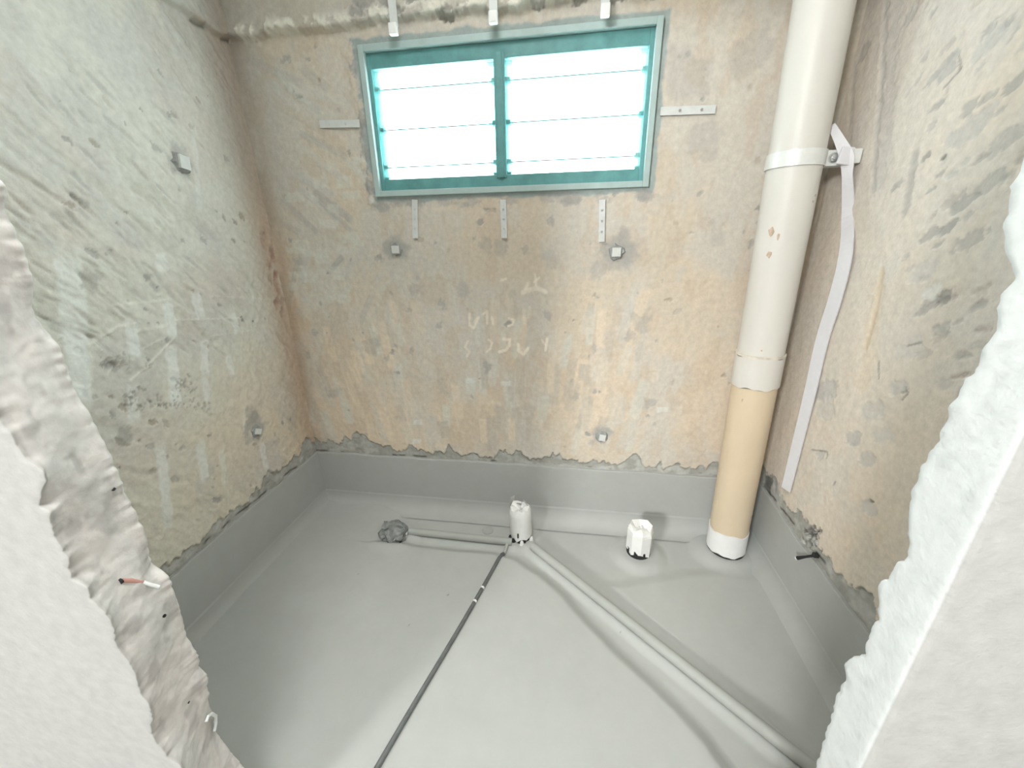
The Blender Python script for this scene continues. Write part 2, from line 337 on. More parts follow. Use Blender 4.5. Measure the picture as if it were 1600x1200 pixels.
# ---- left wall
YF = -1.151; YO = -1.25                      # inner and outer face of the front wall
lw = Wall(np.arange(-1.20, .012, .004), vv, PALE); lw.k = .8
U, V = lw.U, lw.V                            # u = y
LP = lambda px: hit(px, 0, 0.0)[[1, 2]]
n = fbm(U*3, V*3, 103, 5); low = ss(1.25, .45, V)
m = np.clip(low*.85+(n-.5)*1.3+.25*ss(-.5, -.05, U)*low, 0, 1)[..., None]
m = m*(1-.55*ss(-.5, -.85, U))[..., None]; lw.col = PALE*(1-m)+np.array([.67, .595, .47])*m
m = (ss(.45, .65, fbm(U*7, V*5, 108, 5))*.55)[..., None]; lw.col = lw.col*(1-m)+GREYW*1.04*m
m = (ss(.5, .66, fbm(U*4.3, V*4.3, 113, 5))*.4)[..., None]; lw.col = lw.col*(1-m)+np.array([.61, .555, .50])*m
a0 = LP((200, 330)); a1 = LP((265, 393)); ga = math.atan2(a1[1]-a0[1], a1[0]-a0[0])
A = U*math.cos(ga)+V*math.sin(ga); B = -U*math.sin(ga)+V*math.cos(ga)
g = fbm(A*7, B*26, 120, 5); zone = ss(.35, .55, fbm(U*2.5, V*2.5, 125, 3)+.25*ss(-.1, -.6, U)*ss(.75, 1.1, V)-.05)
lw.d += .016*(g-.5)*(.35+.65*zone)+.007*(fbm(U*40, V*36, 122, 4)-.5)
m = (ss(.40, .30, g)*zone*.35)[..., None]; lw.col = lw.col*(1-m)+np.array([.48, .48, .41])*m
for i in range(150):                         # chisel gouges
    px = (rnd.uniform(0, 370), rnd.uniform(110, 560)); u, v = LP(px); k = rnd.uniform(.5, 1)
    lw.stroke(u, v, rnd.uniform(.03, .10), rnd.uniform(.006, .016), ga+rnd.uniform(-.25, .25), rnd.choice([np.array([.46, .47, .42]), GREYW*.82, np.array([.50, .48, .41])]), k*.6, -.006*k, .5, i+700, 1.2)
for i in range(110):
    px = (rnd.uniform(90, 460), rnd.uniform(60, 800)); u, v = LP(px); r = rnd.choice([.003, .004, .006, .009])
    lw.blob(u, v, r, rnd.choice([GREYW*.5, np.array([.34, .31, .25]), GREYW*.65]), rnd.uniform(.5, .95), -.003, rnd.uniform(1, 2.2), ga+rnd.uniform(-.5, .5), .15, i+900)
for (x0, y0, x1, y1, wpx, al) in [(105, 380, 128, 640, .085, .62), (112, 520, 130, 640, .06, .5), (300, 180, 312, 330, .03, .3), (205, 500, 210, 560, .055, .8), (207, 600, 210, 660, .045, .5), (262, 470, 270, 530, .05, .7), (268, 540, 275, 640, .055, .85), (250, 395, 256, 430, .05, .5), (304, 455, 316, 500, .05, .6), (318, 530, 322, 590, .045, .6), (320, 590, 325, 630, .04, .5), (250, 690, 262, 830, .05, .6), (312, 690, 320, 755, .05, .55), (362, 490, 372, 520, .045, .5), (356, 555, 364, 590, .04, .55), (408, 690, 416, 735, .04, .5), (380, 640, 385, 680, .03, .3), (345, 700, 350, 760, .03, .35)]:
    (u0, v0), (u1, v1) = LP((x0, y0)), LP((x1, y1))
    lw.stroke((u0+u1)/2, (v0+v1)/2, math.hypot(u1-u0, v1-v0), wpx*.75, math.atan2(v1-v0, u1-u0), np.array([.78, .81, .79]), min(1, al*1.35), .002, .3, x0, .7, .25)
for pts, wd, al in [([(178, 476), (210, 474), (268, 468)], .008, .8), ([(138, 540), (185, 510), (208, 507)], .009, .85), ([(212, 518), (262, 508)], .010, .7), ([(204, 594), (240, 563), (272, 527)], .007, .85), ([(225, 545), (255, 528)], .006, .6), ([(270, 500), (380, 497)], .005, .5), ([(330, 525), (400, 515)], .005, .4), ([(180, 570), (170, 585)], .006, .5), ([(330, 462), (430, 468)], .005, .35)]:
    lw.line([LP(p) for p in pts], wd, np.array([.78, .78, .71]), al, .0015, .4, int(pts[0][0]))
for cx, cy, sx, sy, k in [(180, 568, 22, 12, 46), (210, 625, 20, 18, 44), (262, 632, 26, 10, 34), (290, 600, 16, 14, 34), (230, 563, 8, 8, 10), (322, 636, 14, 8, 10), (300, 630, 20, 10, 12)]:
    for i in range(k):
        u, v = LP((rnd.gauss(cx, sx*.5), rnd.gauss(cy, sy*.5)))
        lw.blob(u, v, rnd.uniform(.002, .0045), rnd.choice([DARK*2, GREYW*.55, np.array([.36, .34, .27])]), .6, -.0015, 1.4, rnd.random()*3, .25, i+cx)
for px, r, c, a in [((285, 256), .040, GREYW*.72, .8), ((400, 670), .045, GREYW*.66, .75), ((392, 650), .03, GREYW*.6, .5), ((458, 660), .03, GREYW*.8, .5), ((195, 683), .02, GREYW*.6, .6), ((232, 433), .010, DARK*1.4, .6), ((143, 440), .02, GREYW*.6, .6), ((455, 655), .008, DARK*2, .7)]:
    u, v = LP(px); lw.blob(u, v, r, c, a, -.001, 1.2, 1.2, .3, int(px[1]))
# brown corner, with the red broken patch half way up
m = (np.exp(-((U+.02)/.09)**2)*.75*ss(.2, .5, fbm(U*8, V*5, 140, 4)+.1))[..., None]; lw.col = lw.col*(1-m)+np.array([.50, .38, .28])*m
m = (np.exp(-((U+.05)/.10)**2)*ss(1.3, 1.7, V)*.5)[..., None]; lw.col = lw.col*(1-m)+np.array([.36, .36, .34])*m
for i in range(34):
    t = rnd.random(); px = (415+t*26+rnd.gauss(0, 4), 365+t*122+rnd.gauss(0, 6)); u, v = LP(px)
    lw.blob(u, v, rnd.uniform(.006, .016), rnd.choice([np.array([.42, .25, .20]), np.array([.47, .33, .27]), np.array([.33, .25, .21])]), .45, -.002, 1.6, 1.3, .3, i+1100)
e = LEDGE-.004+.018*(fbm(U*9, U*0, 150, 4)-.5)*2
m = ss(-.005, .010, V-e); lw.d += .026*m
q = np.exp(-((V-e)/.016)**2)*ss(.35, .6, fbm(U*14, V*10, 151, 4)); lw.col = lw.col*(1-.7*q[..., None])+np.array([.52, .44, .35])*.7*q[..., None]
q = np.exp(-((V-e+.006)/.006)**2)*ss(.5, .62, fbm(U*16, U*0, 152, 3)); lw.col = lw.col*(1-.8*q[..., None])+DARK*.8*q[..., None]
lo_edge(lw, 180, lambda U: .024+.018*ss(-.2, 0, U), .075)
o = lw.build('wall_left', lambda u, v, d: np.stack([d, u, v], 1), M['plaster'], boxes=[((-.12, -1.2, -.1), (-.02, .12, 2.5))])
tag(o, 'pale chiselled wall with gouges and white adhesive streaks, left of the window', 'wall', None, 'structure')

# ---- right wall
rw = Wall(np.arange(-1.20, .012, .004), vv, BEIGE); rw.k = .78
U, V = rw.U, rw.V
RP = lambda px: hit(px, 0, W)[[1, 2]]
LB = np.array([.68, .60, .51])
n = fbm(U*3.5, V*2.4, 203, 5); low = ss(1.5, .5, V)
m = np.clip(.35*low+(n-.42)*1.6, 0, 1)[..., None]; rw.col = np.array([.66, .615, .55])*(1-m)+np.array([.73, .63, .51])*m
m = (ss(.5, .66, fbm(U*8, V*5, 208, 5))*.3*ss(-.1, -.3, U))[..., None]; rw.col = rw.col*(1-m)+np.array([.60, .60, .57])*m
rw.d += .007*(fbm(U*6, V*6, 220, 4)-.5)*ss(-.12, -.35, U)+.003*(fbm(U*40, V*36, 222, 4)-.5)
b0 = RP((1440, 130)); b1 = RP((1475, 90)); ra = math.atan2(b1[1]-b0[1], b1[0]-b0[0])
A = U*math.cos(ra)+V*math.sin(ra); B = -U*math.sin(ra)+V*math.cos(ra)
rw.d += .012*(fbm(A*8, B*20, 230, 4)-.5)*ss(-.3, -.6, U)*.3
for i in range(80):
    px = (rnd.uniform(1395, 1640), rnd.uniform(-20, 640)); u, v = RP(px)
    if u > -.22 or u < -1.15: continue
    k = rnd.uniform(.6, 1.1)
    rw.blob(u, v, rnd.uniform(.004, .010), rnd.choice([GREYW*.85, GREYW*.72, np.array([.44, .42, .39]), GREYW*.95, np.array([.52, .47, .42])]), rnd.uniform(.5, .9), -.003*k, rnd.uniform(1.3, 3), ra+rnd.uniform(-.3, .3), .22, i+1300, .9)
for px, r, asp, a, c in [((1480, 105), .036, 1.5, .9, GREYW*.86), ((1545, 65), .04, 1.6, .8, GREYW), ((1510, 205), .045, 1.9, .75, GREYW*.95), ((1420, 25), .03, 1.8, .7, GREYW*.9), ((1350, 80), .03, 1.3, .55, GREYW*.7), ((1515, 168), .022, 1.5, .8, GREYW*.72), ((1582, 133), .02, 1.8, .8, GREYW*.66), ((1570, 220), .03, 2, .7, GREYW*.85), ((1545, 285), .03, 1.8, .7, GREYW*.85), ((1500, 318), .025, 2, .85, GREYW*.7), ((1452, 365), .02, 2, .8, GREYW*.7), ((1480, 355), .022, 2, .85, GREYW*.62), ((1515, 375), .03, 2, .7, GREYW*.75), ((1445, 245), .012, 2, .85, GREYW*.5), ((1474, 245), .008, 1.5, .95, DARK),
                         ((1458, 455), .030, 1.4, .8, WHT), ((1474, 465), .022, 1.6, .95, GREYW*.62), ((1440, 422), .04, 1.3, .6, GREYW*1.03), ((1420, 545), .04, 1.5, .5, GREYW*1.05), ((1402, 605), .032, 1.4, .75, GREYW*1.0), ((1288, 612), .045, 2.2, .7, GREYW*.9), ((1290, 640), .05, 1.6, .6, GREYW*1.0), ((1362, 640), .045, 1.4, .6, GREYW*1.03), ((1333, 685), .032, 1.7, .85, GREYW*.9), ((1352, 718), .030, 2, .75, GREYW*.95), ((1281, 711), .026, 1.2, .85, GREYW*.97), ((1357, 795), .030, 1.6, .8, GREYW*.98), ((1360, 783), .008, 1.8, .9, DARK*1.5), ((1412, 612), .006, 2, .9, DARK*2), ((1440, 555), .02, 2, .5, GREYW*.8), ((1500, 555), .014, 1.5, .6, GREYW*.8), ((1380, 680), .04, 1.4, .5, GREYW*1.05), ((1475, 600), .02, 1.4, .5, GREYW*.85)]:
    u, v = RP(px); rw.blob(u, v, r*.62, c, a, -.0025, asp, ra, .10, int(px[0]+px[1]), .7)
for pts in [[(1497, 85), (1500, 108), (1473, 138)], [(1413, 605), (1418, 615), (1408, 625)], [(1372, 592), (1372, 565)], [(1440, 535), (1418, 540)], [(1268, 703), (1292, 706), (1291, 716)], [(1304, 752), (1301, 758)]]:
    rw.line([RP(p) for p in pts], .005, DARK*1.6, .75, -.002, .4, 5, .5)
for pts, wd, al, c in [([(1400, 0), (1388, 130), (1374, 280)], .055, .5, GREYW*.95), ([(1385, 0), (1376, 130), (1362, 300)], .016, .5, GREYW*.8), ([(1430, 240), (1415, 330)], .02, .6, GREYW*.6), ([(1378, 420), (1366, 490), (1352, 545)], .014, .5, np.array([.52, .40, .26])), ([(1372, 440), (1355, 570), (1345, 600)], .05, .35, np.array([.70, .56, .38])), ([(1335, 100), (1325, 240)], .02, .3, GREYW*.7)]:
    rw.line([RP(p) for p in pts], wd, c, al, -.003, .6, 7, .7)
lo_edge(rw, 280, lambda U: .030+.035*ss(-.28, -.1, U), .060)
for px, r, c, a in [((1197, 762), .030, DARK*.5, .9), ((1193, 785), .02, DARK*.5, .9), ((1215, 770), .025, CEML, .8)]:
    u, v = RP(px); rw.blob(u, v, r, c, a, 0, 1.6, 1.3, .3, int(px[1]))
for i in range(60):                          # broken mottled pocket over the water point
    px = (rnd.gauss(1266, 8), rnd.gauss(838, 9)); u, v = RP(px)
    rw.blob(u, v, rnd.uniform(.003, .008), rnd.choice([DARK*.6, DARK, CEM*.8, WHT*.8]), .9, -.004, 1.5, rnd.random()*3, .2, i+1700)
o = rw.build('wall_right', lambda u, v, d: np.stack([W-d, u, v], 1), M['plaster'], boxes=[((W+.02, -1.2, -.1), (W+.12, .12, 2.5))], flip=True)
tag(o, 'pitted beige plaster wall with grey patches behind the drain pipe', 'wall', None, 'structure')

# ------------------------------------------------------------------ floor with the pipe channel, grey membrane upstands
MEM = np.array([.45, .465, .45])
CH_Z = .010
def fl(px, z=.012): return hit(px, 2, z)[:2]
left_edge = [fl(p, .02) for p in [(560, 846), (610, 853), (660, 858), (720, 864), (765, 867), (800, 876), (840, 900), (880, 937), (915, 978), (955, 1018), (1000, 1062), (1050, 1110), (1100, 1165), (1135, 1215), (1180, 1290)]]
right_edge = [fl(p, .012) for p in [(1175, 900), (1120, 893), (1060, 898), (1010, 906), (955, 914), (985, 942), (1040, 985), (1110, 1040), (1165, 1095), (1215, 1148), (1265, 1195), (1340, 1275)]]
def dist_poly(U, V, P):
    D = np.full(U.shape, 9.); sgn = np.zeros(U.shape)
    for p, q in zip(P[:-1], P[1:]):
        e = q-p; t = np.clip(((U-p[0])*e[0]+(V-p[1])*e[1])/(e@e), 0, 1)
        d = np.hypot(U-p[0]-t*e[0], V-p[1]-t*e[1]); c = e[0]*(V-p[1])-e[1]*(U-p[0])
        k = d < D; sgn = np.where(k, np.sign(c), sgn); D = np.where(k, d, D)
    return D
fw = Wall(np.arange(-.02, W+.022, .005), np.arange(-1.30, .022, .005), MEM)
U, V = fw.U, fw.V
def inside(P):
    k = np.zeros(U.shape, bool)
    for (ax, ay), (bx, by) in zip(P, P[1:]+P[:1]):
        c = (ay > V) != (by > V); k ^= c & (U < (bx-ax)*(V-ay)/(by-ay+1e-12)+ax)
    return k
polyL = [tuple(p) for p in left_edge]+[(1.9, -1.6), (-.3, -1.6), (-.3, float(left_edge[0][1])-.01)]
polyR = [tuple(p) for p in right_edge]+[(2.5, -1.6), (2.5, float(right_edge[0][1]))]
dl = np.abs(dist_poly(U, V, np.array(polyL+polyL[:1])))*np.where(inside(polyL), 1, -1)
dr = np.abs(dist_poly(U, V, np.array(polyR+polyR[:1])))*np.where(inside(polyR), 1, -1)
wob = .012*(fbm(U*7, V*7, 300, 3)-.5)
hl = np.maximum(ss(-.045, .006, dl+wob), ss(.50, .30, U)); hr = ss(0, 1, (dr+wob*.6+.010+.03*ss(-.46, -.34, V))/(.018+.05*ss(-.46, -.34, V)))
back = ss(-.05, -.02, V*0-.0)
fw.d = .024*hl+.011*hr+.004*(fbm(U*3, V*3, 310, 3)-.5)+.0008*(fbm(U*22, V*22, 311, 3)-.5)
t1 = fl((617, 838)); s1 = np.array([1.062, -.150]); s2 = np.array([1.575, -.180])
PB = np.array([1.952, -.112])
def bump(c, r, h): 
    q = np.hypot(U-c[0], V-c[1]); return h*(1-ss(r*.55, r, q))
fw.d += bump(t1, .13, .010)+bump(s2, .13, .016)+bump(PB, .16, .020)+bump(s1, .11, .008)
def ridge(a, b, r, h):
    e = b-a; t = np.clip(((U-a[0])*e[0]+(V-a[1])*e[1])/(e@e), 0, 1); q = np.hypot(U-a[0]-t*e[0], V-a[1]-t*e[1]); return h*(1-ss(r*.3, r, q))
d0 = fl((826, 852)); d1 = fl((1268, 1205)); d1 = d0+(d1-d0)*1.25
fw.d += ridge(d0, d1, .05, .012)
h0 = fl((640, 834)); h1 = fl((800, 851)); fw.d += ridge(h0, h1, .04, .010)
m = (np.clip(.5+(fbm(U*4, V*4, 320, 4)-.5)*1.2, 0, 1)*.12)[..., None]; fw.col = fw.col*(1-m)+MEM*.82*m
for px, r in [((700, 933), .004), ((970, 985), .003), ((640, 980), .003), ((560, 900), .003)]:
    u, v = fl(px); fw.blob(u, v, r, MEM*.5, .7, 0, 1, 0, .3, 3)
u, v = fl((762, 826)); 
zf = fw.d.copy()
o = fw.build('floor', lambda u, v, d: np.stack([u, v, d], 1), M['membrane'], boxes=[((-.1, -1.3, -.12), (W+.1, .1, -.03))], boxcol=MEM)
tag(o, 'grey waterproofed bathroom floor with a shallow pipe channel', 'floor', None, 'structure')
def zfloor(x, y):
    i = int(np.clip(np.searchsorted(fw.u, x), 0, len(fw.u)-1)); j = int(np.clip(np.searchsorted(fw.v, y), 0, len(fw.v)-1)); return float(zf[j, i])

def upstand(name, u, mapf, seed, label, top=lambda u: u*0, flip=False, extra=None):
    s = np.concatenate([[-2, -1], np.linspace(0, 1, 60)])
    rows = []; cols = []; R = .075
    U1 = u
    topz = UP+top(U1)+.006*(fbm(U1*9, U1*0, seed, 4)-.5)*2+.003*(vn(U1*60, U1*0, seed+2)-.5)
    for k in s:
        if k == -2: d = U1*0-.02; z = topz-.001
        elif k == -1: d = U1*0+.0035; z = topz
        else:
            t = k*(UP-R+R*PI/2)
            if t < UP-R: d = U1*0+.0045+.004*k; z = topz+(R-topz)*(t/(UP-R))
            else:
                a = (t-(UP-R))/R; d = .0085+R*(1-math.cos(a))+U1*0; z = R-R*math.sin(a)+U1*0+.004
        d = d+.003*(fbm(U1*5, z*5, seed+5, 3)-.5)*(1 if k >= 0 else 0)
        rows.append(mapf(U1, d, z)); c = np.tile(MEM*.93, (len(U1), 1))
        if extra is not None and k >= 0: c = extra(U1, z, c)
        cols.append(c)
    co = np.concatenate(rows); n = len(U1); i = np.arange(len(co)).reshape(len(s), n)
    q = np.stack([i[:-1, :-1], i[:-1, 1:], i[1:, 1:], i[1:, :-1]], -1).reshape(-1, 4)
    if flip: q = q[:, ::-1]
    o = quads(name, co, q, np.concatenate(cols), M['membrane'])
    return tag(o, label, 'skirting', None, 'structure')
upstand('baseboard_back', np.arange(-.005, W+.005, .006), lambda u, d, z: np.stack([u, -d, z], 1), 400, 'grey membrane upstand along the foot of the window wall', flip=True)
upstand('baseboard_left', np.arange(-1.2, .004, .006), lambda u, d, z: np.stack([d, u, z], 1), 420, 'grey membrane upstand along the foot of the gouged pale wall', top=lambda u: -.012*ss(-.3, -.8, u))
def wp(U1, z, c):
    for px, rx, rz, col in [((1266, 862), .030, .010, CEML*.8), ((1262, 838), .026, .03, CEML*.8)]:
        u0, z0 = RP(px); q = ((U1-u0)/rx)**2+((z-z0)/rz)**2+(fbm(U1*60, z*60, 5, 3)-.5)*1.2; m = (1-ss(.6, 1.2, q))[:, None]*.6; c = c*(1-m)+col*m
    return c
upstand('baseboard_right', np.arange(-1.2, .004, .006), lambda u, d, z: np.stack([W-d, u, z], 1), 440, 'grey membrane upstand behind the drain pipe and black water point', extra=wp, flip=True, top=lambda u: -.016*ss(-.1, -.35, u))

# ------------------------------------------------------------------ broken door jambs (front wall), ceiling, hall behind the camera
def edge_fn(pts, plane, lo, hi):
    P = sorted([(hit(p, 1, plane)[2], hit(p, 1, plane)[0]) for p in pts])
    z = np.array([p[0] for p in P]); x = np.array([p[1] for p in P]); mx = x.mean()
    z = np.concatenate([[z[0]-.3], z, [z[-1]+.3]]); x = np.concatenate([[lo], x, [hi]])
    return lambda Z: np.interp(Z, z, x)+.004*(fbm(Z*40, Z*0, 5, 3)-.5)*2+.002*(vn(Z*190, Z*0, 6)-.5)*2
Lout = [(0, 663), (15, 677), (22, 697), (43, 722), (67, 737), (70, 753), (63, 770), (62, 790), (77, 800), (78, 820), (87, 840), (97, 857), (107, 873), (108, 890), (110, 905), (117, 908), (135, 917), (143, 937), (160, 952), (173, 970), (175, 987), (182, 1013), (200, 1035), (212, 1053), (220, 1083), (235, 1103), (237, 1127), (234, 1147), (240, 1158), (253, 1170), (260, 1183), (283, 1197), (295, 1220)]
Lin = [(0, 273), (13, 290), (14, 330), (30, 367), (37, 383), (50, 420), (53, 450), (55, 493), (70, 513), (97, 543), (107, 580), (113, 600), (127, 627), (137, 640), (158, 680), (180, 720), (197, 767), (213, 797), (230, 837), (240, 880), (257, 892), (267, 907), (278, 940), (288, 967), (293, 990), (310, 1020), (313, 1040), (323, 1053), (327, 1080), (330, 1107), (337, 1137), (353, 1163), (370, 1183), (383, 1200), (395, 1225)]
Rjag = [(1600, 230), (1597, 253), (1580, 300), (1567, 347), (1565, 377), (1573, 397), (1588, 413), (1590, 437), (1560, 463), (1555, 497), (1553, 517), (1543, 530), (1528, 563), (1527, 580), (1510, 593), (1497, 620), (1480, 640), (1482, 657), (1470, 670), (1463, 693), (1437, 730), (1430, 757), (1425, 770), (1420, 797), (1420, 858), (1414, 873), (1397, 887), (1391, 900), (1370, 914), (1374, 940), (1372, 972), (1360, 987), (1357, 1005), (1352, 1017), (1354, 1028), (1336, 1030), (1320, 1040), (1320, 1060), (1310, 1082), (1301, 1110), (1296, 1130), (1289, 1152), (1282, 1172), (1275, 1198), (1268, 1220)]
zz = np.concatenate([np.arange(-.1, 2.0, .0035), np.arange(2.0, 3.35, .03)])
PAINT = np.array([.47, .475, .465])
# left piece: hall face -> broken reveal -> bathroom face
fo = edge_fn(Lout, YO, .575, .59); fi = edge_fn(Lin, YF, .59, .585)
xo, xi = fo(zz), fi(zz)
prof = []; pcol = []
def addp(x, y, c): prof.append(np.stack([x+zz*0, y+zz*0, zz], 1)); pcol.append(np.broadcast_to(np.asarray(c), (len(zz), 3)).copy())
for x in (-5.2, -2, -.4, .2): addp(x, YO, PAINT)
addp(xo-.012, YO, PAINT); addp(xo-.001, YO, PAINT); addp(xo+.0005, YO+.001, np.array([.46, .455, .43])); 
K = 34
Ks = np.ones(41)/41; sm = lambda a: np.convolve(np.pad(a, 20, mode='edge'), Ks, 'valid')
xos, xis = sm(xo), sm(xi)
for k in range(1, K):
    t = k/K; y = YO+.002+(YF-YO-.004)*t
    s_ = np.sin(PI*t)
    x = xos*(1-t)+xis*t+(xo-xos)*(1-t)**7+(xi-xis)*t**7-.005*s_+.014*s_*(fbm(zz*9+3, zz*0+t*1.2, 500, 4)-.5)+.006*s_*(fbm(zz*34, zz*0+t*4, 505, 3)-.5)+.002*s_*(fbm(zz*110, zz*0+t*12, 507, 2)-.5)
    nn = fbm(zz*9, zz*0+t*1.5, 510, 4)[:, None]; n2 = fbm(zz*26, zz*0+t*3.5, 515, 3)[:, None]
    c = np.array([.66, .625, .605])*(1-ss(.4, .7, nn))+np.array([.60, .59, .57])*ss(.4, .7, nn)
    c = c*(1-.22*ss(.56, .70, n2)); c = c*(1-.25*np.exp(-(t/.05)**2))
    addp(x, y+.003*(fbm(zz*20, zz*0+t*7, 520, 2)-.5)*s_, c)
addp(xi-.001, YF-.001, np.array([.64, .63, .60])); addp(xi-.004, YF, np.array([.60, .59, .55])); addp(-.15, YF, BEIGE)
co = np.concatenate(prof); cl = np.concatenate(pcol); nz = len(zz); i = np.arange(len(co)).reshape(-1, nz)
q = np.stack([i[:-1, :-1], i[1:, :-1], i[1:, 1:], i[:-1, 1:]], -1).reshape(-1, 4)
o = quads('wall_front_left', co, q, cl, M['jamb'], None, True); tag(o, 'white painted wall end broken to rough pinkish grey concrete at the doorway', 'wall', None, 'structure')
# right piece: bathroom face -> broken core -> pale reveal with ragged plaster edge -> hall face
XR = 1.603
PJ = sorted([(hit(p, 0, XR)[2], hit(p, 0, XR)[1]) for p in Rjag]); zj_ = [p[0] for p in PJ]; yj_ = [p[1] for p in PJ]
yj = np.clip(np.interp(zz, [zj_[0]-.3]+zj_+[zj_[-1]+.3], [-1.20]+yj_+[-1.20])+.003*(fbm(zz*60, zz*0, 531, 3)-.5)*2+.0015*(vn(zz*190, zz*0, 532)-.5)*2, YO+.006, YF-.004)
prof = []; pcol = []; REV = np.array([.68, .71, .71])
addp(2.2, YF, BEIGE); addp(XR+.16, YF, BEIGE)
for k in range(5): addp(XR+.13-.024*k+.010*(vn(zz*30, zz*0+k, 530)-.5), yj+(YF-yj)*(1-k/5), np.array([.50, .47, .43]))
addp(XR+.004, yj+.003, np.array([.70, .69, .66])); addp(XR+.0008, yj+.0008, np.array([.74, .75, .74])); addp(XR, yj, REV)
for t in (.12, .3, .5, .7, .85): addp(XR+.0016*(fbm(zz*9, zz*0+t*4, 540, 3)-.5), yj*(1-t)+(YO+.008)*t, REV*(1-.10*ss(.70, .76, fbm(zz*30, zz*0+t*6, 541, 3)))[:, None])
for a in np.linspace(0, PI/2, 7): addp(XR+.008-.008*math.cos(a), YO+.008-.008*math.sin(a), PAINT if a > .7 else REV)
for x in (1.75, 2.2, 3.0): addp(x, YO, PAINT)
co = np.concatenate(prof); cl = np.concatenate(pcol); i = np.arange(len(co)).reshape(-1, nz)
q = np.stack([i[:-1, :-1], i[1:, :-1], i[1:, 1:], i[:-1, 1:]], -1).reshape(-1, 4)
o = quads('wall_front_right', co, q, cl, M['jamb']); tag(o, 'pale plastered doorway wall end with a ragged torn edge, by the drain pipe', 'wall', None, 'structure')
def shell(name, lo, hi, mat, label, cat, parent=None):
    return tag(box(name, lo, hi, mat), label, cat, None, 'structure')
shell('wall_front_top', (.3, YO+.002, 2.12), (1.9, YF, 3.3), M['white_paint'], 'white wall strip above the doorway opening', 'wall')
shell('ceiling', (-.15, YO, 2.42), (W+.15, .14, 2.5), M['white_paint'], 'white ceiling over the bathroom', 'ceiling')
shell('ceiling_hall', (-5.3, -10.4, 3.22), (3.2, YO, 3.3), M['white_paint'], 'white ceiling over the hall outside the doorway', 'ceiling')
shell('floor_hall', (-5.3, -10.4, -.15), (3.2, YO-.05, -.05), M['hall_floor'], 'bare screed floor of the hall outside the doorway', 'floor')
shell('wall_hall_left', (-5.3, -10.4, -.1), (-5.1, YO+.05, 3.3), M['white_paint'], 'white hall wall on the window light side', 'wall')
shell('wall_hall_right', (2.95, -10.4, -.1), (3.2, YO+.05, 3.3), M['white_paint'], 'white hall wall beyond the torn plaster edge', 'wall')
shell('wall_hall_rear', (-5.3, -10.5, -.1), (3.2, -10.2, 3.3), M['white_paint'], 'white hall wall facing the doorway', 'wall')

# ------------------------------------------------------------------ louvre window
win = empty('window_1', ((FW+FT)/2, 0, WZ0)); tag(win, 'louvre window in teal framed sashes with fixing straps, glaring with daylight', 'window', None, 'structure')
WL = Matrix.Translation(-Vector(win.location))
def wbox(name, boxes, mat, parent=win, bev=.002, smooth=False):
    bm = bmesh.new()
    for lo, hi in boxes: add_box(bm, lo, hi, bev)
    if parent is win: bm.transform(WL)
    else: bm.transform(WL)
    return bm_obj(name, bm, mat, parent)
a0, a1, c0, c1 = FW+.026, FT-.020, WZ0+.018, WZ1-.020
def ringboxes(x0, x1, z0, z1, w, y0, y1, wt=None, wb=None, ws=None):
    wt = wt or w; wb = wb or w; ws = ws or w
    return [((x0, y0, z0), (x0+ws, y1, z1)), ((x1-ws, y0, z0), (x1, y1, z1)), ((x0+ws, y0, z0), (x1-ws, y1, z0+wb)), ((x0+ws, y0, z1-wt), (x1-ws, y1, z1))]
wbox('outer_frame', ringboxes(a0, a1, c0, c1, .020, -.012, .075), M['alu'])
i0, i1, j0, j1 = a0+.020, a1-.020, c0+.020, c1-.020
wbox('sash_frame', ringboxes(i0, i1, j0, j1, .03, .006, .070, wt=.046, wb=.040, ws=.014), M['teal'])
mx = hit((783, 190), 1, .02)[0]
wbox('mullion', [((mx-.019, .002, j0+.03), (mx+.019, .070, j1-.03)), ((mx-.009, -.004, j0+.03), (mx+.009, .004, j1-.03))], M['teal'])
zs = [j0+.041, j0+.082, j0+.205, j0+.33, j1-.047]
for sx0, sx1 in ((i0+.016, mx-.021), (mx+.021, i1-.016)):
    zlist = list(zip(zs[:-1], zs[1:]))
    for z0, z1 in zlist:
        bm = bmesh.new(); add_box(bm, (sx0, .030, z0+.002), (sx1, .036, z1+.004), .0015)
        th = .18; piv = Vector((0, .033, (z0+z1)/2))
        for v in bm.verts:
            p = v.co-piv; v.co.y = piv.y+p.y+(p.z)*math.tan(th)*.35
        bm.transform(WL); bl = bm_obj('louvre_blade', bm, M['glass'], win)
        if z0 > j0+.05: wbox('glass_edge', [((sx0+.004, .024, z0-.0012), (sx1-.004, .030, z0+.0022))], M['teal'], bl, 0)
        for s, xe in ((1, sx0), (-1, sx1)):
            wbox('blade_clip', [((min(xe-.004*s, xe+.012*s), .020, z0-.004), (max(xe-.004*s, xe+.012*s), .048, z0+.010))], M['teal'])
    for xe, s in ((sx0, 1), (sx1, -1)):       # crumpled film left along the sash sides
        zz2 = np.linspace(j0+.045, j1-.05, 60); V_ = []; Fc = []
        for k, z in enumerate(zz2):
            wv = .012+.016*fbm(np.array([z*18+xe*9]), np.array([0.]), 600, 3)[0]
            for r in range(4):
                t = r/3; V_.append((xe+s*(t*wv-.002)-win.location.x, .018+.010*(vn(np.array([z*60]), np.array([t*2+xe]), 610)[0]-.5)-win.location.y, z-win.location.z))
        for k in range(59):
            for r in range(3): b = k*4+r; Fc.append((b, b+1, b+5, b+4))
        mesh_obj('protective_film', V_, Fc, M['film'], win, True)
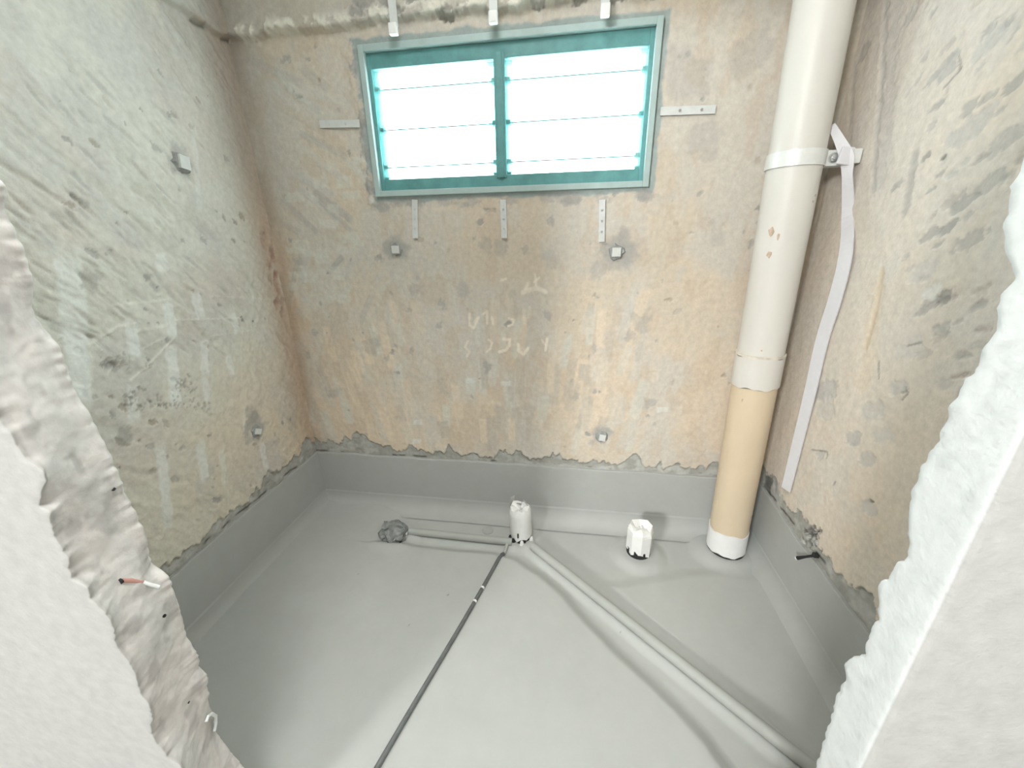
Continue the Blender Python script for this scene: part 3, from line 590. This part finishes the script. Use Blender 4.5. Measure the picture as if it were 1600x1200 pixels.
def strap(p0, p1, wd, th, axis_n, tip=None, holes=(.25, .5, .75)):
    """flat fixing lug from p0 to p1 lying on the wall"""
    p0 = Vector(p0); p1 = Vector(p1); t = (p1-p0).normalized(); n = Vector(axis_n); s = t.cross(n).normalized()
    bm = bmesh.new(); path = [p0, p1]+([Vector(q) for q in tip] if tip else [])
    rows = []
    for k, p in enumerate(path):
        d = (path[min(k+1, len(path)-1)]-path[max(k-1, 0)]).normalized(); nn = s.cross(d).normalized()
        rows.append([bm.verts.new(p+s*wd/2*a+nn*th/2*b) for a, b in ((-1, -1), (1, -1), (1, 1), (-1, 1))])
    for A_, B_ in zip(rows, rows[1:]):
        for k in range(4): bm.faces.new((A_[k], A_[(k+1) % 4], B_[(k+1) % 4], B_[k]))
    bm.faces.new(rows[0]); bm.faces.new(rows[-1][::-1])
    bm.transform(WL); o = bm_obj('fixing_strap', bm, M['lug'], win)
    for h in holes:
        c = p0+(p1-p0)*h
        bm = bmesh.new(); add_tube(bm, [c-n*.0005, c+n*(th/2+.0012)], wd*.20, 8); bm.transform(WL); bm_obj('screw', bm, M['steel'], o)
N_ = (0, -1, 0)
for xt, xb, yb in ((648, 649, 372), (786, 788, 372), (941, 940, 378)):
    t_ = hit((xt, 312), 1, -.006); b_ = hit((xb, yb), 1, -.006); strap(t_, b_, .022, .004, N_)
for p, q in (((562, 193), (500, 194)), ((1032, 174), (1118, 171))):
    strap(hit(p, 1, -.006), hit(q, 1, -.006), .024, .004, N_, holes=(.35, .75))
for px, py in ((616, 48), (771, 30), (945, 19)):
    e_ = hit((px, py), 1, -.045); zt = e_[2]
    strap((e_[0]-.002, -.038, 2.12), (e_[0], -.040, zt+.022), .026, .004, N_, tip=[(e_[0]+.002, -.044, zt+.010)], holes=())
    wbox('strap_tip', [((e_[0]-.013, -.064, zt-.016), (e_[0]+.015, -.044, zt+.016))], M['tape'], bev=.004)

# ------------------------------------------------------------------ soil drain pipe
def pipe_axis(z):                             # slight lean, as in the photo
    return Vector((1.952-.0245*z, -.112+.002*z, z))
dp = empty('drain_pipe', pipe_axis(0)); tag(dp, 'tall upright drain pipe, white above and yellowed below, in the corner', 'pipe')
DL = Matrix.Translation(-Vector(dp.location)); PR = .0735
def ptube(name, z0, z1, r, mat, wob=0, parent=dp, inner=None):
    bm = bmesh.new(); n = max(2, int((z1-z0)/.04)); 
    add_tube(bm, [pipe_axis(z0+(z1-z0)*k/n) for k in range(n+1)], r, 48)
    if wob:
        for v in bm.verts:
            a = math.atan2(v.co.y-pipe_axis(v.co.z).y, v.co.x-pipe_axis(v.co.z).x)
            if abs(v.co.z-z1) < .003: v.co.z += wob*(math.sin(a*3+1)+.6*math.sin(a*7))
            if abs(v.co.z-z0) < .003 and wob: v.co.z += wob*.5*(math.sin(a*5)+.7*math.sin(a*11+2))
    bm.transform(DL); o = bm_obj(name, bm, mat, parent, True); sharp(o); return o
zj = hit((1185, 560), 1, -.185)[2]; zc = hit((1180, 610), 1, -.185)[2]; zb0 = hit((1135, 845), 1, -.19)[2]
ptube('base_gap', zfloor(1.95, -.11)-.02, .05, PR+.0005, M['dark'])
ptube('base_collar', .030, max(zb0, .05)+.012, PR+.0025, M['tape'], .006)
ptube('lower_pipe', .03, zc+.01, PR, M['pvc_cream'])
ptube('socket', zc, zj, PR+.0045, M['pvc_white'], .006)
ptube('upper_pipe', zj-.01, 2.42, PR, M['pvc_white'])
ptube('joint_line', zj-.004, zj+.003, PR+.0052, material('joint_cement', (.70, .65, .56), .7, False, 30, .3, .2, 90))
# brown drips and chips: thin smears of old glue standing on the pipe
smear = material('glue_smear', (.55, .43, .33), .7, False, 80, .25, .3, 120)
for px, r, asp in [((1205, 362), .009, 1.6), ((1216, 370), .004, 2.5), ((1202, 398), .008, 1.3), ((1270, 315), .003, 1.2), ((1274, 305), .003, 1.2), ((1168, 560), .006, 1), ((1190, 548), .003, 1), ((1160, 625), .003, 2)]:
    d = CF+(px[0]-800)/F*CR-(px[1]-600)/F*CU
    best = None
    for k in range(900):
        p = CAM+d*(1.0+k*.0012); ax = pipe_axis(p[2])
        if math.hypot(p[0]-ax.x, p[1]-ax.y) < PR+.0004: best = p; break
    if best is None: continue
    ax = pipe_axis(best[2]); a0_ = math.atan2(best[1]-ax.y, best[0]-ax.x); V_ = []; k = 9
    for j in range(k):
        th = 2*PI*j/k; rr = r*(.7+.5*random.Random(j+px[0]).random())
        z = best[2]+rr*asp*math.sin(th); a = a0_+rr*math.cos(th)/PR; ax = pipe_axis(z)
        for R_ in (PR-.001, PR+.0012): V_.append(Vector((ax.x+R_*math.cos(a), ax.y+R_*math.sin(a), z))-Vector(dp.location))
    Fc = [tuple(2*j+1 for j in range(k)), tuple(2*j for j in range(k))[::-1]]+[(2*j, 2*((j+1) % k), 2*((j+1) % k)+1, 2*j+1) for j in range(k)]
    mesh_obj('glue_smear', V_, Fc, smear, dp)

# pipe clamp on the drain pipe
zcl = hit((1240, 245), 1, -.187)[2]
A0 = pipe_axis(zcl); cl = empty('pipe_clamp', A0); tag(cl, 'galvanised metal clamp band round the upper drain pipe, bolted to the wall', 'clamp')
bm = bmesh.new(); hB = .021
rings = []
for k in range(57):
    a = math.radians(-18-324*k/56)
    rings.append([bm.verts.new((R_*math.cos(a), R_*math.sin(a), z)) for R_, z in ((PR+.001, -hB), (PR+.0045, -hB), (PR+.0045, hB), (PR+.001, hB))])
for A_, B_ in zip(rings, rings[1:]):
    for k in range(4): bm.faces.new((A_[k], A_[(k+1) % 4], B_[(k+1) % 4], B_[k]))
bm.faces.new(rings[0]); bm.faces.new(rings[-1][::-1])
bm_obj('band', bm, M['clamp'], cl, False)
xw = W-A0.x
box('front_flange', (PR-.006, -.030, -hB), (xw-.012, -.0255, hB), M['clamp'], cl, .001)
box('rear_flange', (PR-.006, .006, -hB), (xw-.012, .0105, hB), M['clamp'], cl, .001)
box('wall_bracket', (xw-.030, -.050, -hB*.9), (xw-.004, -.032, hB*.9), M['clamp'], cl, .002)
bm = bmesh.new(); add_tube(bm, [(PR+.016, -.030, 0), (PR+.016, -.036, 0)], .011, 6); add_tube(bm, [(PR+.016, -.036, 0), (PR+.016, -.040, 0)], .006, 12); add_tube(bm, [(PR+.016, -.0295, 0), (PR+.016, -.0310, 0)], .014, 16)
bm_obj('bolt', bm, M['steel'], cl)

# flat strap hanging from the clamp
def ribbon(name, cen, wds, th, nrm, mat, parent=None, off=(0, 0, 0)):
    """cen: centre points; nrm: face normal per point"""
    P = [Vector(c) for c in cen]; V_ = []; Fc = []
    for i_, p in enumerate(P):
        t = (P[min(i_+1, len(P)-1)]-P[max(i_-1, 0)]).normalized(); n_ = Vector(nrm[i_] if isinstance(nrm, list) else nrm); s = t.cross(n_).normalized(); n_ = s.cross(t).normalized()
        for a, b in ((-1, -1), (1, -1), (1, 1), (-1, 1)): V_.append(p+s*wds[i_]/2*a+n_*th/2*b-Vector(off))
    for i_ in range(len(P)-1):
        for k in range(4): Fc.append((i_*4+k, i_*4+(k+1) % 4, i_*4+4+(k+1) % 4, i_*4+4+k))
    Fc += [(3, 2, 1, 0), tuple(len(P)*4-4+k for k in range(4))]
    return mesh_obj(name, V_, Fc, mat, parent)
def smooth_path(pts, n=10):
    P = [np.array(p, float) for p in pts]; P = [2*P[0]-P[1]]+P+[2*P[-1]-P[-2]]; out = []
    for i_ in range(1, len(P)-2):
        for k in range(n):
            t = k/n; a, b, c, d = P[i_-1:i_+3]
            out.append(.5*((2*b)+(-a+c)*t+(2*a-5*b+4*c-d)*t*t+(-a+3*b-3*c+d)*t**3))
    out.append(P[-2]); return out
yb = A0.y-.045
ctrl = [hit((1299, 196), 1, yb+.030), hit((1312, 220), 1, yb+.008), hit((1323, 246), 1, yb-.004), hit((1324, 275), 1, yb-.004), hit((1325, 330), 1, yb-.006), hit((1321, 400), 0, W-.016), hit((1304, 470), 0, W-.014), hit((1285, 530), 0, W-.013), hit((1264, 620), 0, W-.013), hit((1243, 705), 0, W-.012), hit((1228, 765), 0, W-.012)]
wds = [.018, .024, .034, .026, .034, .040, .042, .042, .040, .038, .036]
pp = smooth_path(ctrl, 8); ww = np.interp(np.arange(len(pp))/8, range(len(wds)), wds)
nr = [Vector((-.25-.75*min(1, i_/36), -.9+.55*min(1, i_/36), 0)) for i_ in range(len(pp))]
st = empty('plastic_strap', tuple(pp[-1])); tag(st, 'long pale grey plastic strap hanging from the pipe clamp down the wall', 'strap')
ribbon('hanging_length', pp, ww, .004, nr, M['strap'], st, pp[-1])
e_ = hit((1322, 243), 1, yb-.006)
bm = bmesh.new(); add_box(bm, (-.018, -.004, -.024), (.016, .004, .022), .003); bm.transform(Matrix.Translation(Vector(e_)-Vector(pp[-1]))@Matrix.Rotation(.15, 4, 'Y')); bm_obj('knot', bm, M['strap'], st)

# ------------------------------------------------------------------ pipes on the floor
def fz(p, dz): return Vector((p[0], p[1], dz))
zz0 = lambda p: zfloor(p[0], p[1])
def seg(a, b, n): return [a+(b-a)*k/n for k in range(n+1)]
wpipe = tube('waste_pipe', [fz(p, .026) for p in seg(d0+(d1-d0)*.02, d1, 14)], .0175, M['painted_pipe'], None, 20)
tag(wpipe, 'grey coated waste pipe running diagonally in the floor channel towards the doorway', 'pipe')
wp2 = tube('waste_pipe', [fz(p, .027) for p in seg(h0, h1, 10)], .0165, M['painted_pipe'], None, 18)
tag(wp2, 'short grey coated waste pipe between crumpled floor trap and taller white stub', 'pipe')
c0_ = np.array(fl((796, 842), .03)); c1_ = np.array(fl((590, 1200), .034)); c1_ = c0_+(c1_-c0_)*1.12
cd = empty('floor_conduit', (c0_[0], c0_[1], .03)); tag(cd, 'thin dark grey conduit crossing the floor from the taller white stub', 'conduit')
off = Vector((c0_[0], c0_[1], .03))
def cpt(t):
    p = c0_+(c1_-c0_)*t; return Vector((p[0]+.004*math.sin(t*5), p[1], max(zz0(p), zfloor(p[0]+.01, p[1]))+.0065))-off
tube('dark_length', [cpt(t) for t in np.linspace(.085, 1, 26)], .0072, M['conduit'], cd, 12)
tube('coated_length', [cpt(t) for t in np.linspace(0, .085, 6)], .0082, M['painted_pipe'], cd, 12)
tube('coupling', [cpt(t) for t in (.078, .092)], .0095, M['conduit'], cd, 12)
for px in ((751, 917), (739, 938)):
    p = np.array(fl(px, .034)); t = np.linalg.norm(p-c0_)/np.linalg.norm(c1_-c0_)
    tube('paint_fleck', [cpt(t-.004), cpt(t+.004)], .0082, M['tape'], cd, 10)

# ------------------------------------------------------------------ wrapped pipe stubs
def stub(loc, r, h, label, facets, seed, flaps, lean=(0, 0)):
    rn = random.Random(seed); e = empty('pipe_stub', loc); tag(e, label, 'pipe stub', 'taped pipe stubs')
    bm = bmesh.new(); add_tube(bm, [(0, 0, -.02), (0, 0, .035)], r*.93, 24); o = bm_obj('bare_pipe', bm, M['dark'], e, True); sharp(o)
    bm = bmesh.new(); n = facets; rows = []
    for k, (z, s) in enumerate([(.012, 1.0), (h*.25, 1.01), (h*.5, 1.0), (h*.76, 1.02), (h*.86, 1.0), (h*.97, .86)]):
        row = []
        for j in range(n):
            a = 2*PI*j/n; w = 1+rn.uniform(-.02, .02)
            zo = z+(rn.uniform(-.008, .016) if k == 0 else rn.uniform(-.003, .003)*(3 if k >= 4 else 1))
            row.append(bm.verts.new((r*s*w*math.cos(a)+lean[0]*z, r*s*w*math.sin(a)+lean[1]*z, zo)))
        rows.append(row)
    c1v = [bm.verts.new((r*.45*math.cos(2*PI*j/n)+lean[0]*h, r*.45*math.sin(2*PI*j/n)+lean[1]*h, h*(.93+rn.uniform(-.06, .05)))) for j in range(n)]
    rows.append(c1v); cv = bm.verts.new((lean[0]*h, lean[1]*h, h*.86))
    for A_, B_ in zip(rows, rows[1:]):
        for j in range(n): bm.faces.new((A_[j], A_[(j+1) % n], B_[(j+1) % n], B_[j]))
    for j in range(n): bm.faces.new((c1v[j], c1v[(j+1) % n], cv))
    o = bm_obj('tape_wrap', bm, M['tape'], e, facets > 12)
    if facets > 12: sharp(o, math.radians(28))
    for a, wd, ht, tilt in flaps:
        bm = bmesh.new(); V_ = []
        for t in (0, .4, .75, 1):
            for s in (-1, 0, 1):
                aa = a+s*wd/2/r; rr = r*1.01-tilt*t*r; V_.append([rr*math.cos(aa)+lean[0]*h, rr*math.sin(aa)+lean[1]*h, h*.84+ht*t+.004*s*t])
        vs = [bm.verts.new(v) for v in V_]
        for k in range(3):
            for s in range(2): b = k*3+s; bm.faces.new((vs[b], vs[b+1], vs[b+4], vs[b+3]))
        bmesh.ops.solidify(bm, geom=bm.faces[:], thickness=.0015)
        bm_obj('folded_flap', bm, M['tape'], e)
    return e
z1_ = zz0(s1); z2_ = zz0(s2)
e1 = stub((s1[0], s1[1], z1_), .049, .178, 'taller white taped pipe stub with a torn top where the floor pipes meet', 20, 5, [(2.9, .06, .058, .12), (.7, .05, .036, .4), (-1.2, .06, .020, .95), (1.8, .05, .028, .7)], (-.03, .0))
for a, z, ln in ((-1.75, .050, .022), (-1.25, .018, .02)):   # slits in the tape
    c = Vector((.050*math.cos(a), .050*math.sin(a), z)); bm = bmesh.new()
    add_box(bm, c-Vector((.003, .003, ln/2)) if a < -1.5 else c-Vector((ln/2, .004, .003)), c+Vector((.003, .003, ln/2)) if a < -1.5 else c+Vector((ln/2, .004, .003)), .001); bm_obj('tape_slit', bm, M['dark'], e1)
for a in (-2.7, -2.2, -.4, -1.4):             # ragged coating left at the foot
    bm = bmesh.new(); c = Vector((.052*math.cos(a), .052*math.sin(a), .0)); add_tube(bm, [c-Vector((0, 0, .01)), c+Vector((0, 0, .018)), c*1.05+Vector((0, 0, .028))], [.012, .009, .003], 6); bm_obj('foot_scrap', bm, M['dark'] if a < -2 else M['tape'], e1)
e2 = stub((s2[0], s2[1], z2_), .053, .140, 'shorter white taped pipe stub with a facetted top beside the drain pipe', 8, 11, [(.6, .06, .010, .9), (2.2, .06, .008, .95)], (.0, .0))

# small round cap coated over, near the back upstand
u, v = fl((762, 826)); k = zz0((u, v)); bm = bmesh.new(); add_tube(bm, [(u, v, k-.01), (u, v, k+.003), (u, v, k+.005)], [.026, .026, .022], 28)
o = bm_obj('access_plug', bm, M['painted_pipe'], None, True); sharp(o, .3); tag(o, 'small flat round access plug coated grey, on the floor behind the short waste pipe', 'plug')

# crumpled floor trap cover
tc = empty('floor_trap', (t1[0], t1[1], zz0(t1))); tag(tc, 'crumpled grey tape bundle covering the floor trap near the back upstand', 'drain cover')
bm = bmesh.new(); bmesh.ops.create_icosphere(bm, subdivisions=3, radius=1)
rn = random.Random(3)
for v in bm.verts:
    a = v.co.copy(); k = 1+.30*(fbm(np.array([a.x*3.1+a.z*2+9]), np.array([a.y*3.1-a.z+4]), 700, 4)[0]-.5)*2+.10*(abs(vn(np.array([a.x*9+a.y*5]), np.array([a.z*9+a.y*4]), 705)[0]-.5)*2-.5)
    v.co = Vector((a.x*.066*k, a.y*.062*k, a.z*.042*k+.030))
bm_obj('crumpled_wrap', bm, M['foil'], tc, False)
for k in range(8):
    a = -2.9+k*.42; r0 = .058; c = Vector((r0*math.cos(a), r0*math.sin(a), .018)); bm = bmesh.new()
    V_ = [c+Vector((rn.uniform(-.012, .012), rn.uniform(-.012, .012), rn.uniform(-.016, .022))) for _ in range(4)]
    bmesh.ops.convex_hull(bm, input=[bm.verts.new(v) for v in V_]); bm_obj('torn_scrap', bm, M['tape'] if k % 3 == 1 else (M['dark'] if k % 2 else M['foil']), tc)
for k in range(7):
    a = k*.9; c = Vector((.035*math.cos(a), .03*math.sin(a), .062)); bm = bmesh.new()
    V_ = [c+Vector((rn.uniform(-.022, .022), rn.uniform(-.02, .02), rn.uniform(-.012, .016))) for _ in range(5)]
    bmesh.ops.convex_hull(bm, input=[bm.verts.new(v) for v in V_]); bm_obj('tape_fold', bm, M['foil'], tc)
# ------------------------------------------------------------------ water point on the right wall
p = hit((1262, 868), 0, W-.008); wpt = empty('water_point', tuple(p)); tag(wpt, 'black pipe end with a bright plug poking out of the upstand', 'pipe end')
q0 = Vector(hit((1246, 872), 0, W-.03)-p); q1 = Vector(hit((1272, 868), 0, W-.006)-p)
tube('black_pipe', [q1+Vector((.012, 0, 0)), q1, (q0+q1)/2, q0], [.004, .0045, .004, .0065], M['dark'], wpt, 12)
tube('plug', [q0, q0+(q0-q1).normalized()*.005], .0056, M['clear_sheath'], wpt, 12)
bm = bmesh.new(); add_box(bm, q1-Vector((.004, .007, .005)), q1+Vector((.012, .007, .008)), .002); bm_obj('fitting', bm, M['dark'], wpt)
# ------------------------------------------------------------------ square spacers in mortar dabs
def spacer(px, wall, size, label, tilt=0.0, tall=1.0):
    if wall == 'back': c = hit(px, 1, -.004); X = Vector((1, 0, 0)); Nn = Vector((0, -1, 0))
    else: c = hit(px, 0, .004); X = Vector((0, 1, 0)); Nn = Vector((1, 0, 0))
    Z = Vector((0, 0, 1)); e = empty('wall_spacer', tuple(c)); tag(e, label, 'spacer', 'white spacers on the walls')
    bm = bmesh.new(); rn = random.Random(int(px[0])); n = 14; lo = []; hi = []
    for j in range(n):
        a = 2*PI*j/n; r = size*(.85+rn.uniform(-.12, .22))
        lo.append(bm.verts.new((X*math.cos(a)+Z*math.sin(a))*r*1.15-Nn*.012)); hi.append(bm.verts.new((X*math.cos(a)+Z*math.sin(a))*r*.85+Nn*.004))
    for j in range(n): bm.faces.new((lo[j], lo[(j+1) % n], hi[(j+1) % n], hi[j]))
    bm.faces.new(hi); bm_obj('mortar_dab', bm, M['mortar'], e)
    bm = bmesh.new(); add_box(bm, (-size/2, -.006, -size/2*tall), (size/2, .003 if wall == 'back' and tall == 1.0 and tilt == 0 else .006, size/2*tall), .0015)
    R_ = Matrix((X, -Nn, Z)).transposed().to_4x4()
    bm.transform(Matrix.Translation(Nn*.006)@R_@Matrix.Rotation(tilt, 4, 'Y')); bm_obj('white_square', bm, M['spacer'], e)
spacer((285, 254), 'left', .034, 'white square spacer high on the gouged pale wall', .15, 1.2)
spacer((401, 674), 'left', .026, 'small white spacer in grey mortar low beside the room corner', .5, .9)
spacer((619, 390), 'back', .030, 'white square spacer under the left strap below the window', 0)
spacer((963, 394), 'back', .032, 'white square spacer under the right strap below the window', 0)
spacer((941, 683), 'back', .028, 'white spacer knob just above the back upstand', .1, 1)

# ------------------------------------------------------------------ bits on the broken left jamb
def XJ(px, d=.003):                          # point on the broken reveal under a photo pixel
    x = .59
    for _ in range(8):
        p = hit(px, 0, x); t = np.clip((p[1]-YO)/(YF-YO), 0, 1)
        x = np.interp(p[2], zz, xo)*(1-t)+np.interp(p[2], zz, xi)*t-.005*math.sin(PI*t)+d
    return hit(px, 0, x)
p0 = XJ((190, 907)); ws_ = empty('wire_end', tuple(p0)); tag(ws_, 'pink sheathed wire end with pale tip on the broken concrete wall end', 'wire')
pts = [Vector(XJ(q)-p0) for q in ((190, 907), (205, 907), (222, 909))]; tube('pink_sheath', pts, .0036, M['red_sheath'], ws_, 10)
pts = [Vector(XJ(q)-p0) for q in ((222, 909), (234, 913), (248, 917))]; tube('pale_tip', pts, .0030, M['clear_sheath'], ws_, 10)
tube('dark_mouth', [Vector((0, 0, 0)), Vector((0, -.003, 0))], .0046, M['dark'], ws_, 10)
p0 = hit((328, 1120), 0, .600); lp = tube('wire_loop', [Vector(XJ(q, .006)) for q in ((322, 1128), (325, 1119), (331, 1115), (337, 1119), (337, 1132), (335, 1142))], .0030, M['clear_sheath'], None, 8)
tag(lp, 'pale curled wire loop at the edge of broken concrete, low by the floor', 'wire')
for px, lab in (((175, 764), 'dark nail head high on the broken concrete wall end'), ((255, 962), 'dark nail head below the pink wire on the concrete'), ((292, 1097), 'dark nail head low on the concrete near the pale wire loop')):
    c = Vector(XJ(px, -.002)); bm = bmesh.new(); add_tube(bm, [c-Vector((.02, 0, 0)), c, c+Vector((.002, 0, .0))], [.0015, .0015, .0030], 8); add_tube(bm, [c+Vector((.002, 0, 0)), c+Vector((.004, .001, -.0015))], [.0030, .002], 8)
    tag(bm_obj('nail', bm, M['dark']), lab, 'nail', 'nails in the broken wall end')
